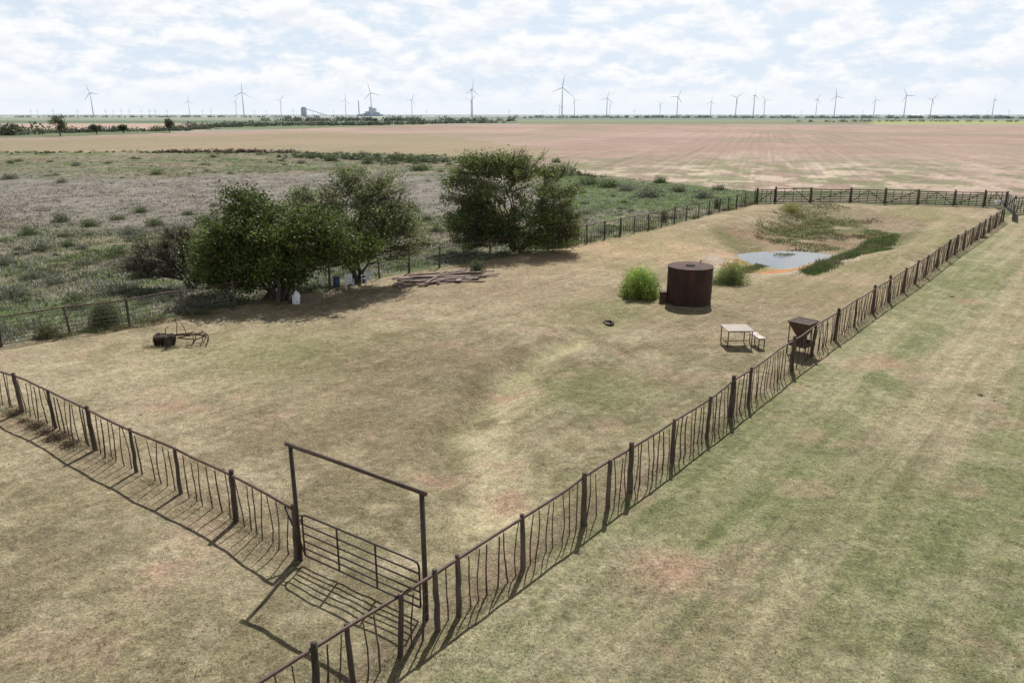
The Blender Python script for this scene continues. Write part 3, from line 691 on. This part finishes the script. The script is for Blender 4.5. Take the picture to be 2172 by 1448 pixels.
for u,v,w,k in [(32,630,66,'sage'),(237,625,62,'sage'),(275,497,50,'sage'),(145,522,36,'green'),(90,530,60,'sage'),(248,540,46,'green'),(440,480,60,'green'),(455,438,26,'green'),(540,452,36,'green'),(400,456,30,'green'),(890,362,40,'green'),(780,348,34,'green'),(640,347,24,'sage'),(700,342,34,'green'),(850,340,34,'green'),(905,470,30,'green'),(1330,405,44,'sage'),(1375,418,56,'sage'),(1490,420,40,'sage'),(1250,392,46,'green'),(1290,398,46,'green'),(1440,408,34,'green'),(1180,345,22,'green'),(300,450,34,'green'),(20,380,30,'sage'),(130,388,26,'sage'),(130,470,40,'green'),(190,480,40,'green'),(60,500,40,'green'),(10,560,48,'sage'),(350,640,40,'green'),(1400,388,34,'green'),(1525,404,30,'green'),(330,480,40,'green'),(370,500,40,'green'),(180,560,50,'sage'),(120,600,48,'sage'),(70,590,44,'sage'),(300,590,50,'green'),(160,640,48,'green'),(250,465,34,'green'),(900,520,40,'green'),(925,490,40,'green')]:
    x,y=flat(u,v);t=(CAMH)/(sp-(724-v)/FPX*cp);s=w/FPX*t
    shrub(x,y,s,k,random.uniform(.8,1.2))
WEEDP=PX([(-250,323),(560,323),(930,329),(1160,362),(1400,386),(1600,407),(1596,428),(1530,446),(1400,478),(1245,512),(1040,545),(805,584),(390,665),(0,728),(-250,770)])
def sample_in(poly,n,r0,r1,a0=-.75,a1=.75,pw=0):
    out=[];tot=0
    while tot<n:
        k=n*2;a=rng.uniform(a0,a1,k);r=np.exp(rng.uniform(math.log(r0),math.log(r1),k))
        x=r*np.sin(a);y=r*np.cos(a);m=inpoly(x,y,poly);out.append(np.stack([x[m],y[m]],-1));tot+=m.sum()
    return np.concatenate(out)[:n]
S_=sample_in(WEEDP,900,36,225)
gr_=greymask(S_[:,0],S_[:,1]);dn_=fbm(S_[:,0]*.05,S_[:,1]*.05,91,3)
S_=S_[(rng.random(len(S_))>gr_*.9)&(dn_>.42)][:235]
for x,y in S_:
    dn=float(fbm(np.array([x*.06]),np.array([y*.06]),93,3)[0])
    k='green' if dn>.49 else 'sage'
    shrub(x,y,random.uniform(.3,1.0)**1.4*(1+math.hypot(x,y)/140),k,random.uniform(.5,1.0))
def bush(u,v,w,h,n,colr,label,ls=.05,sparse=.42,seed=1):
    x,y=site(u,v);d=unit(n);d[:,2]=np.abs(d[:,2]);r=rng.random(n)**sparse
    th=np.arctan2(d[:,1],d[:,0]);lump=1+.14*np.sin(th*5+seed)+.1*np.sin(th*9+d[:,2]*7)+rng.normal(size=n)*.05
    P=d*r[:,None]*lump[:,None]*np.array([w/2,w/2,h])
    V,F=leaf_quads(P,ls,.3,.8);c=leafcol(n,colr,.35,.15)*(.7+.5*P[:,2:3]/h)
    e=empty('bush',(x,y,H(x,y)-.03),label,'bush')
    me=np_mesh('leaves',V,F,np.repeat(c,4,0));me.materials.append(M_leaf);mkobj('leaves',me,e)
    mb=MB()
    for k in range(26):
        q=unit(1)[0];q[2]=abs(q[2])+.5;q/=np.linalg.norm(q);tip=q*np.array([w/2,w/2,h])*.9
        mb.tube([(0,0,0),tuple(tip*.5+np.array([0,0,.1])),tuple(tip)],[.012,.008,.004],4,False)
    mkobj('stems',mb.mesh('stems',M_bark),e)
bush(1357,629,2.35,1.75,15000,(.30,.42,.11),'bright green leafy bush beside the rusty tank',.065)
bush(1553,600,2.2,1.6,6500,(.24,.30,.11),'airy green bush beside the pond',.055,.55,3)
bush(1678,452,3.2,1.1,3500,(.28,.31,.10),'yellow-green bush at the head of the pond basin',.06,.45,2)
bush(225,690,1.6,1.5,6000,(.11,.145,.06),'dark green bush growing through the wire fence',.05)
bush(100,714,1.2,.8,2200,(.15,.18,.08),'small green weed bush at the fence foot')
bush(1012,578,1.1,.9,2500,(.10,.135,.065),'small dark green bush beside the lumber pile')
bush(1408,470,.8,1.5,1500,(.13,.16,.07),'small shrub growing beside the fence')
bush(1520,442,.8,1.5,1500,(.12,.15,.07),'small shrub growing beside the fence')
for u,v,s in [(30,880,.75),(50,893,.5),(75,905,.8),(98,918,.7),(120,930,.95),(148,945,.8),(300,880,.22),(2080,838,.35),(2110,850,.22),(2085,505,.8),(1230,1175,.2),(2020,630,.35),(1510,990,.22)]:
    x,y=site(u,v);o=mkobj('tumbleweed',random.choice(SH['dry']),None,(x,y,H(x,y)-.04),(0,0,random.uniform(0,6)),(s,s,s*.8));tag(o,'dead reddish-brown tumbleweed caught in the dry grass','tumbleweed','dead tumbleweeds')
x,y=site(1700,468);e=empty('standpipe',(x,y,H(x,y)),'small pale standpipe at the head of the pond','pipe')
mb=MB();mb.tube([(0,0,-.1),(0,0,.9)],.05,8);mb.tube([(0,0,.85),(.3,0,.85)],.05,8);mkobj('riser',mb.mesh('riser',M_white),e)
# ---------------------------------------------------------------- ground cover (stuff)
def cover(name,poly,n,r0,r1,per,hr,wr,spread,colf,mat,lean=.7,a0=-.75,a1=.75,filt=None):
    T=sample_in(poly,n,r0,r1,a0,a1)
    if filt is not None: T=T[filt(T)]
    P=np.repeat(T,per,0)+rng.normal(size=(len(T)*per,2))*spread
    z=height(P[:,0],P[:,1])-.02
    P3=np.concatenate([P,z[:,None]],1);k=len(P3)
    sz=np.repeat(rng.uniform(.6,1.3,len(T)),per)
    V,F=blades(P3,rng.uniform(*hr,k)*sz,rng.uniform(*wr,k),lean)
    c=colf(T);c=np.repeat(c,per,0)*rng.uniform(.75,1.25,(k,1))
    me=np_mesh(name,V,F,np.repeat(c,3,0));me.materials.append(mat)
    o=mkobj(name,me);o['kind']='stuff';return o
def weedcol(T):
    b,_=gcol(T[:,0],T[:,1]);k=len(T)
    gr=greymask(T[:,0],T[:,1]);dn=fbm(T[:,0]*.08,T[:,1]*.08,91,3)
    c=b*.92
    g_=(dn>.44)&(rng.random(k)<.7*(1-gr));c[g_]=np.array([.135,.175,.078])
    wv=fbm(T[:,0]*.05,T[:,1]*.02,33,3)
    wh=((rng.random(k)<.35)&(wv>.53))|(rng.random(k)<gr*.12);c[wh]=np.array([.46,.45,.42])
    return c
def wfilt(T):
    d=fbm(T[:,0]*.3,T[:,1]*.3,95,3);gr=greymask(T[:,0],T[:,1])
    return (rng.random(len(T))<(.25+sst(.36,.56,d))*(1-.4*gr))
cover('weed_cover',WEEDP,80000,36,235,5,(.06,.27),(.02,.055),.18,weedcol,M_weed,1.0,filt=wfilt)
def lawncol(T):
    b,_=gcol(T[:,0],T[:,1]);k=len(T);c=b*1.12
    m=rng.random(k)<.35;c[m]=c[m]*np.array([.72,.77,.64]);m=rng.random(k)<.3;c[m]=c[m]*np.array([1.32,1.27,1.2]);return c
BIG=[(-60,6),(60,6),(60,60),(-60,60)]
lawnf=lambda T:inpoly(T[:,0],T[:,1],PEN)|inpoly(T[:,0],T[:,1],RIGHTF)|inpoly(T[:,0],T[:,1],NEARF)
cover('grass',BIG,100000,9.5,46,3,(.02,.055),(.006,.015),.03,lawncol,M_weed,1.3,-.70,.70,lawnf)
cover('lawn_weeds',BIG,9000,9.5,60,7,(.03,.09),(.006,.014),.06,lambda T:np.where((rng.random(len(T))<.5)[:,None],np.array([.15,.16,.08]),np.array([.19,.15,.10])),M_weed,1.2,-.7,.7,lambda T:lawnf(T)&(fbm(T[:,0]*.45,T[:,1]*.45,49,4)>.54)&(rng.random(len(T))<.6))
BAS=PX([(1605,466),(1640,440),(1760,437),(1860,450),(1890,480),(1790,505),(1710,512),(1605,500)])
def bascol(T):
    k=len(T);n=fbm(T[:,0]*.18,T[:,1]*.18,44,3);c=np.where((n>.42)[:,None],np.array([.13,.17,.068]),np.array([.18,.14,.10]));return c*1.0
cover('pond_weeds',BAS,5200,40,110,5,(.05,.22),(.02,.04),.2,bascol,M_weed,1.0,filt=lambda T:fbm(T[:,0]*.35,T[:,1]*.35,46,3)>.43)
BANK=PX([(1905,482),(1895,508),(1815,550),(1730,582),(1670,592),(1735,555),(1800,518),(1850,486)])
def bankcol(T):
    n=fbm(T[:,0]*.6,T[:,1]*.6,43,3);c=np.where((n>.36)[:,None],np.array([.12,.165,.06]),np.array([.20,.20,.11]));return c*rng.uniform(.7,1.4,(len(T),1))
cover('bank_reeds',BANK,3800,40,110,5,(.10,.42),(.015,.035),.22,bankcol,M_weed,filt=lambda T:fbm(T[:,0]*.5,T[:,1]*.5,47,3)>.33)
BANK2=PX([(1500,606),(1590,550),(1650,512),(1700,512),(1640,532),(1590,565),(1545,610)])
cover('bank_grass',BANK2,1800,40,110,5,(.05,.2),(.015,.03),.15,lambda T:np.tile(np.array([.17,.20,.09]),(len(T),1)),M_weed)
def linecover(name,line,n,sd,hr,colr):
    t=rng.random(n);seg=rng.integers(0,len(line)-1,n);L=np.array(line)
    T=L[seg]*(1-t[:,None])+L[seg+1]*t[:,None]+rng.normal(size=(n,2))*sd
    T=T[fbm(T[:,0]*.6,T[:,1]*.6,12,3)>.5];n=len(T)
    P=np.repeat(T,5,0)+rng.normal(size=(n*5,2))*.06;z=height(P[:,0],P[:,1])-.02
    V,F=blades(np.concatenate([P,z[:,None]],1),rng.uniform(*hr,len(P)),rng.uniform(.006,.014,len(P)),.9)
    c=np.repeat(np.array(colr)*rng.uniform(.6,1.4,(n,1)),5,0)
    me=np_mesh(name,V,F,np.repeat(c,3,0));me.materials.append(M_weed);o=mkobj(name,me);o['kind']='stuff'
linecover('fence_grass',rp,2600,.13,(.04,.12),(.30,.26,.16))
linecover('fence_grass',lp,1300,.15,(.04,.14),(.28,.25,.15))
linecover('fence_weeds',bp+cpn,7000,.3,(.08,.38),(.19,.19,.10))
linecover('implement_grass',[(PLW[0]-1.1,PLW[1]+.3),(PLW[0],PLW[1]),(PLW[0]+1.2,PLW[1]+.6)],700,.3,(.08,.26),(.28,.25,.15))
linecover('tyre_grass',[(TY[0]-.35,TY[1]-.15),(TY[0]+.35,TY[1]-.15)],260,.2,(.05,.16),(.2,.22,.11))
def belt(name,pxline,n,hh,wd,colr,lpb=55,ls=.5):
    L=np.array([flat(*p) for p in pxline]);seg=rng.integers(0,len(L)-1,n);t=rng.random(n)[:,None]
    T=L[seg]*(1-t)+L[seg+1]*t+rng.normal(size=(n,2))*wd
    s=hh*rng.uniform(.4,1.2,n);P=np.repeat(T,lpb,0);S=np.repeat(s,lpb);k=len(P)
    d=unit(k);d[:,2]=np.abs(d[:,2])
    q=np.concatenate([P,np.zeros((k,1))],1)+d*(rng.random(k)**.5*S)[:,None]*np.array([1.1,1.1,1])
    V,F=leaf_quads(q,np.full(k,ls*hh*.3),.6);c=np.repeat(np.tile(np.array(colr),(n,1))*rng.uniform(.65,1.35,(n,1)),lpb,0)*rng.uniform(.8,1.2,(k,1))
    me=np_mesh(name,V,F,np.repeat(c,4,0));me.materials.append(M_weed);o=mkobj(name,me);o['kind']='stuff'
belt('brush_windrow',[(330,324),(480,323),(620,325)],70,1.1,.8,(.11,.075,.06),60,.6)
belt('field_edge_brush',[(-100,325),(330,324),(620,326),(930,332),(1160,364),(1230,372)],260,.8,2.5,(.12,.14,.08),50,.6)
belt('field_edge_brush',[(640,335),(800,340),(930,348)],120,1.4,4,(.11,.14,.07),60,.5)
belt('tree_belt',[(420,272),(520,268),(640,266),(760,266),(900,263)],170,5,14,(.105,.125,.09))
belt('tree_belt',[(-60,288),(60,286)],16,6,5,(.10,.12,.08))
belt('tree_belt',[(60,284),(200,280),(350,278),(430,274)],130,3.6,6,(.11,.13,.09))
belt('tree_belt',[(600,257),(800,256),(1050,258)],110,9,30,(.13,.155,.14))  # bluish tone is distance haze painted into the leaves
belt('tree_belt',[(870,263),(1050,261)],60,5,10,(.13,.145,.11))
belt('tree_belt',[(1150,250),(1500,250),(1850,251),(2300,252)],300,10,90,(.16,.19,.19))  # paler still, more haze in the leaf colour
belt('tree_belt',[(-100,249),(300,249),(620,249)],140,9,80,(.19,.21,.22))  # leaf colour lifted towards haze
belt('tree_belt',[(1700,259),(1900,258),(2250,259)],60,4,14,(.13,.145,.10))
for u,v,h,w in [(128,289,11,9),(205,284,6,8),(360,281,8.5,7),(30,287,6,13),(262,282,5,6)]:
    x,y=flat(u,v)
    e=empty('tree',(x,y,0),'dark green field tree standing among low scrub','tree','scattered trees along the field edge')
    mb=MB();mb.tube([(0,0,-.5),(.2,0,h*.35),(0,.2,h*.8)],[.35,.28,.08],7)
    for k in range(7): q=unit(1)[0]*w*.4;mb.tube([(.1,0,h*.35),(q[0],q[1],h*.5+abs(q[2]))],[.14,.04],5)
    mkobj('trunk',mb.mesh('trunk',M_bark),e)
    cs=[]
    for k in range(26):
        d=unit(1)[0]*rng.random()**.4;cc_=np.array([d[0]*w*.42,d[1]*w*.42,h*.6+d[2]*h*.33]);cs.append(rng.normal(size=(60,3))*np.array([w,w,h])*.07+cc_)
    P=np.concatenate(cs);V,F=leaf_quads(P,.32,.6);me=np_mesh('crown',V,F,np.repeat(leafcol(len(P),(.10,.125,.07),.35,.05),4,0));me.materials.append(M_leaf);mkobj('crown',me,e)
# ---------------------------------------------------------------- wind turbines
mb=MB();mb.tube([(0,0,-2),(0,0,40),(0,0,79)],[1.9,1.5,1.0],14);T_t=mb.mesh('tower',M_turb,True)
mb=MB();mb.box((0,2.2,80),(2.8,7,2.8));mb.tube([(0,5.5,80),(0,6.5,80)],[1.2,.9],10);T_n=mb.mesh('nacelle',M_turb)
mb=MB();mb.tube([(0,-1.6,0),(0,-1.0,0),(0,0,0),(0,.8,0)],[.5,1.2,1.5,1.5],12);T_h=mb.mesh('hub',M_turb,True)
mb=MB();mb.v=[];
secs=[(0,.9,.9),(3,.9,.9),(7,1.4,.6),(16,1.0,.4),(26,.7,.25),(32,.3,.1)]
for z,w,t in secs: mb.v+=[(-w*.4,-t/2,z),(w*.8,0,z),(-w*.4,t/2,z),(-w*.8,0,z)]
for i in range(5):
    for k in range(4): q=i*4;mb.f.append((q+k,q+(k+1)%4,q+4+(k+1)%4,q+4+k))
T_b=mb.mesh('blade',M_turb,True)
TB=[(191,197,-20,0.5),(399,215,0,1.2),(499,216,30,.3),(513,196,2,.9),(594,213,40,.7),(732,212,10,.4),(786,197,-15,.5),(873,212,25,.8),(1001,190,5,1.3),(999,212,50,.6),(1193,186,8,.5),(1187,224,20,.4),(1219,213,-30,.7),(1288,208,15,.4),(1294,222,50,.9),(1401,220,70,.3),(1438,205,28,.5),(1509,216,5,.6),(1563,207,52,.3),(1601,203,0,1.3),(1623,213,-35,.4),(1734,211,20,1.0),(1774,204,-12,.5),(1857,212,-18,.6),(1923,203,-28,.4),(1978,211,42,.4),(2110,211,-10,.9)]
for u,hv,rot,yaw in TB:
    w=(724-hv)/FPX;Y=cp+w*sp;Z=-sp+w*cp;d=(80-CAMH)/Z;x=(u-1086)/FPX*d;y=Y*d
    e=empty('wind_turbine',(x,y,0),'white three-bladed wind turbine standing on the far plain','wind turbine','wind turbines on the plain',(0,0,yaw-.5))
    mkobj('tower',T_t,e);mkobj('nacelle',T_n,e)
    r=mkobj('rotor',T_h,e,(0,-3.2,80),(0,math.radians(rot),0))
    for k in range(3): mkobj('blade',T_b,r,(0,0,0),(0,k*2*math.pi/3,0))
# ---------------------------------------------------------------- power plant & far industry
def far(u,d): 
    w=(724-243)/FPX;Y=cp+w*sp;t=d/Y;return ((u-1086)/FPX*t,d)
x,y=far(790,5200);e=empty('power_plant',(x,y,0),'pale industrial power plant on the distant plain','power plant')
mb=MB()
for (a,b_,w,h) in ((4,0,44,50),(-32,0,22,30),(35,0,22,26),(-8,0,20,58),(-62,0,34,14),(58,0,30,12)): mb.box((a,b_+a*.11,h/2),(w,40+w*.1,h))
mkobj('building',mb.mesh('building',M_ind),e)
mb=MB();mb.tube([(-88,0,0),(-88,0,98)],[4,2.8],12);mkobj('chimney',mb.mesh('chimney',M_ind2),e)
mb=MB();mb.box((0,-24,10),(110,3,18));mb.box((-70,-24,5),(60,3,10));mkobj('lower_hall',mb.mesh('lower_hall',M_ind2),e)
x,y=far(645,5200);e=empty('silo_building',(x,y,0),'grey elevator building with sloping conveyor on the plain','industrial building')
mb=MB();mb.box((0,0,26),(32,24,52));mb.box((0,0,55),(22,18,6));mkobj('tower_hall',mb.mesh('tower_hall',M_ind2),e)
mb=MB();mb.tube([(16,0,46),(150,0,6)],2.2,6);mb.tube([(60,0,0),(60,0,32)],1,5);mb.tube([(110,0,0),(110,0,18)],1,5);mkobj('conveyor',mb.mesh('conveyor',M_ind2),e)
x,y=far(1945,3800);e=empty('farm_shed',(x,y,0),'long low white farm shed on the plain','shed')
mb=MB();mb.box((0,0,3),(60,18,6));i=len(mb.v);mb.v+=[(-30.5,-9.5,6.02),(30.5,-9.5,6.02),(30.5,9.5,6.02),(-30.5,9.5,6.02),(-30.5,0,9.5),(30.5,0,9.5)];mb.f+=[(i,i+1,i+5,i+4),(i+2,i+3,i+4,i+5),(i,i+4,i+3),(i+1,i+2,i+5)];mkobj('hall',mb.mesh('hall',M_ind),e)
mb=MB();mb.box((-12,-9.1,2.2),(6,.3,4.2));mb.box((12,-9.1,2.2),(6,.3,4.2));mkobj('door',mb.mesh('door',M_ind2),e)
mb=MB();mb.tube([(0,0,0),(0,0,30)],[.6,.3],5);mb.box((0,0,26),(9,.5,.5));mb.box((0,0,21),(12,.5,.5));PM=mb.mesh('utility_pole',M_ind2)
for u in [66,80,113,165,225,240,258,275,300,318,330,355,430,448,540,565,622,708,905,1080,1150,1345,1700,1830,2095,2140]:
    x,y=far(u,random.uniform(2600,3600));o=mkobj('utility_pole',PM,None,(x,y,0),(0,0,.2));tag(o,'slender grey utility pole on the distant plain','utility pole','utility poles on the plain')
# ---------------------------------------------------------------- light, sky, camera
sd=Vector((.224*math.cos(math.radians(51)),.975*math.cos(math.radians(51)),math.sin(math.radians(51))))
sl=bpy.data.lights.new('sun','SUN');sl.energy=5.0;sl.angle=math.radians(.5);sl.color=(1,.975,.935)
so=mkobj('sun',sl);so.rotation_euler=(-sd).to_track_quat('-Z','Y').to_euler()
W=bpy.data.worlds.new('World');scene.world=W;W.use_nodes=True;nt=W.node_tree;nt.nodes.clear();L=nt.links
o=N(nt,'ShaderNodeOutputWorld');bg=N(nt,'ShaderNodeBackground');bg.inputs['Strength'].default_value=.10
sk=N(nt,'ShaderNodeTexSky',sky_type='NISHITA');sk.sun_disc=False;sk.sun_elevation=math.radians(51);sk.sun_rotation=math.atan2(.224,.975);sk.dust_density=2.0
tc=N(nt,'ShaderNodeTexCoord');sx=N(nt,'ShaderNodeSeparateXYZ');L.new(tc.outputs['Generated'],sx.inputs[0])
def M(op,a,b=None,c=None):
    n=N(nt,'ShaderNodeMath',operation=op)
    for i,q in enumerate((a,b,c)):
        if q is None: continue
        if isinstance(q,(int,float)): n.inputs[i].default_value=q
        else: L.new(q,n.inputs[i])
    return n.outputs[0]
def nz(sc,off,det=7,ro=.6,dist=.3,zs=2.6):
    mp=N(nt,'ShaderNodeMapping');mp.inputs['Location'].default_value=off;mp.inputs['Scale'].default_value=(1,1,zs);L.new(tc.outputs['Generated'],mp.inputs[0])
    n=N(nt,'ShaderNodeTexNoise');n.inputs['Scale'].default_value=sc;n.inputs['Detail'].default_value=det;n.inputs['Roughness'].default_value=ro;n.inputs['Distortion'].default_value=dist
    L.new(mp.outputs[0],n.inputs['Vector']);return n.outputs['Fac']
def mr(s,a,b,c,d,smooth=True):
    n=N(nt,'ShaderNodeMapRange');n.inputs['From Min'].default_value=a;n.inputs['From Max'].default_value=b;n.inputs['To Min'].default_value=c;n.inputs['To Max'].default_value=d
    if smooth:n.interpolation_type='SMOOTHSTEP'
    L.new(s,n.inputs['Value']);return n.outputs[0]
cl=mr(nz(16,(3.1,1.7,0),10,.62,.1),.38,.58,0,1)
shade=mr(nz(16,(3.1,1.7,.03),10,.62,.1),.46,.68,1,0)
def mixc(f,a,b):
    n=N(nt,'ShaderNodeMix',data_type='RGBA')
    if isinstance(f,float): n.inputs[0].default_value=f
    else: L.new(f,n.inputs[0])
    for i,q in ((6,a),(7,b)):
        if isinstance(q,tuple): n.inputs[i].default_value=(*q,1)
        else: L.new(q,n.inputs[i])
    return n.outputs[2]
ccol=mixc(shade,(8.6,8.9,9.5),(10.2,10.2,10.2))
haze=mr(sx.outputs[2],0.0,.5,1,0)
skyc=mixc(M('MULTIPLY',haze,.92),sk.outputs[0],(7.4,8.5,9.9))
c1=mixc(M('MULTIPLY',cl,.92),skyc,ccol)
lowh=mr(sx.outputs[2],0.0,.055,.85,0)
c2=mixc(lowh,c1,(8.7,9.2,9.8))
dim=mr(sx.outputs[2],.14,.55,1,.30)
sc=N(nt,'ShaderNodeVectorMath',operation='SCALE');L.new(c2,sc.inputs[0]);L.new(dim,sc.inputs['Scale'])
L.new(sc.outputs[0],bg.inputs[0]);L.new(bg.outputs[0],o.inputs[0])
cam=bpy.data.cameras.new('camera');cam.sensor_width=36;cam.lens=FPX/2172*36;cam.clip_start=.1;cam.clip_end=80000
co=mkobj('camera',cam,None,(0,0,CAMH),(math.pi/2-PITCH,0,0));scene.camera=co
scene.view_settings.view_transform='Standard';scene.view_settings.look='None';scene.view_settings.exposure=0
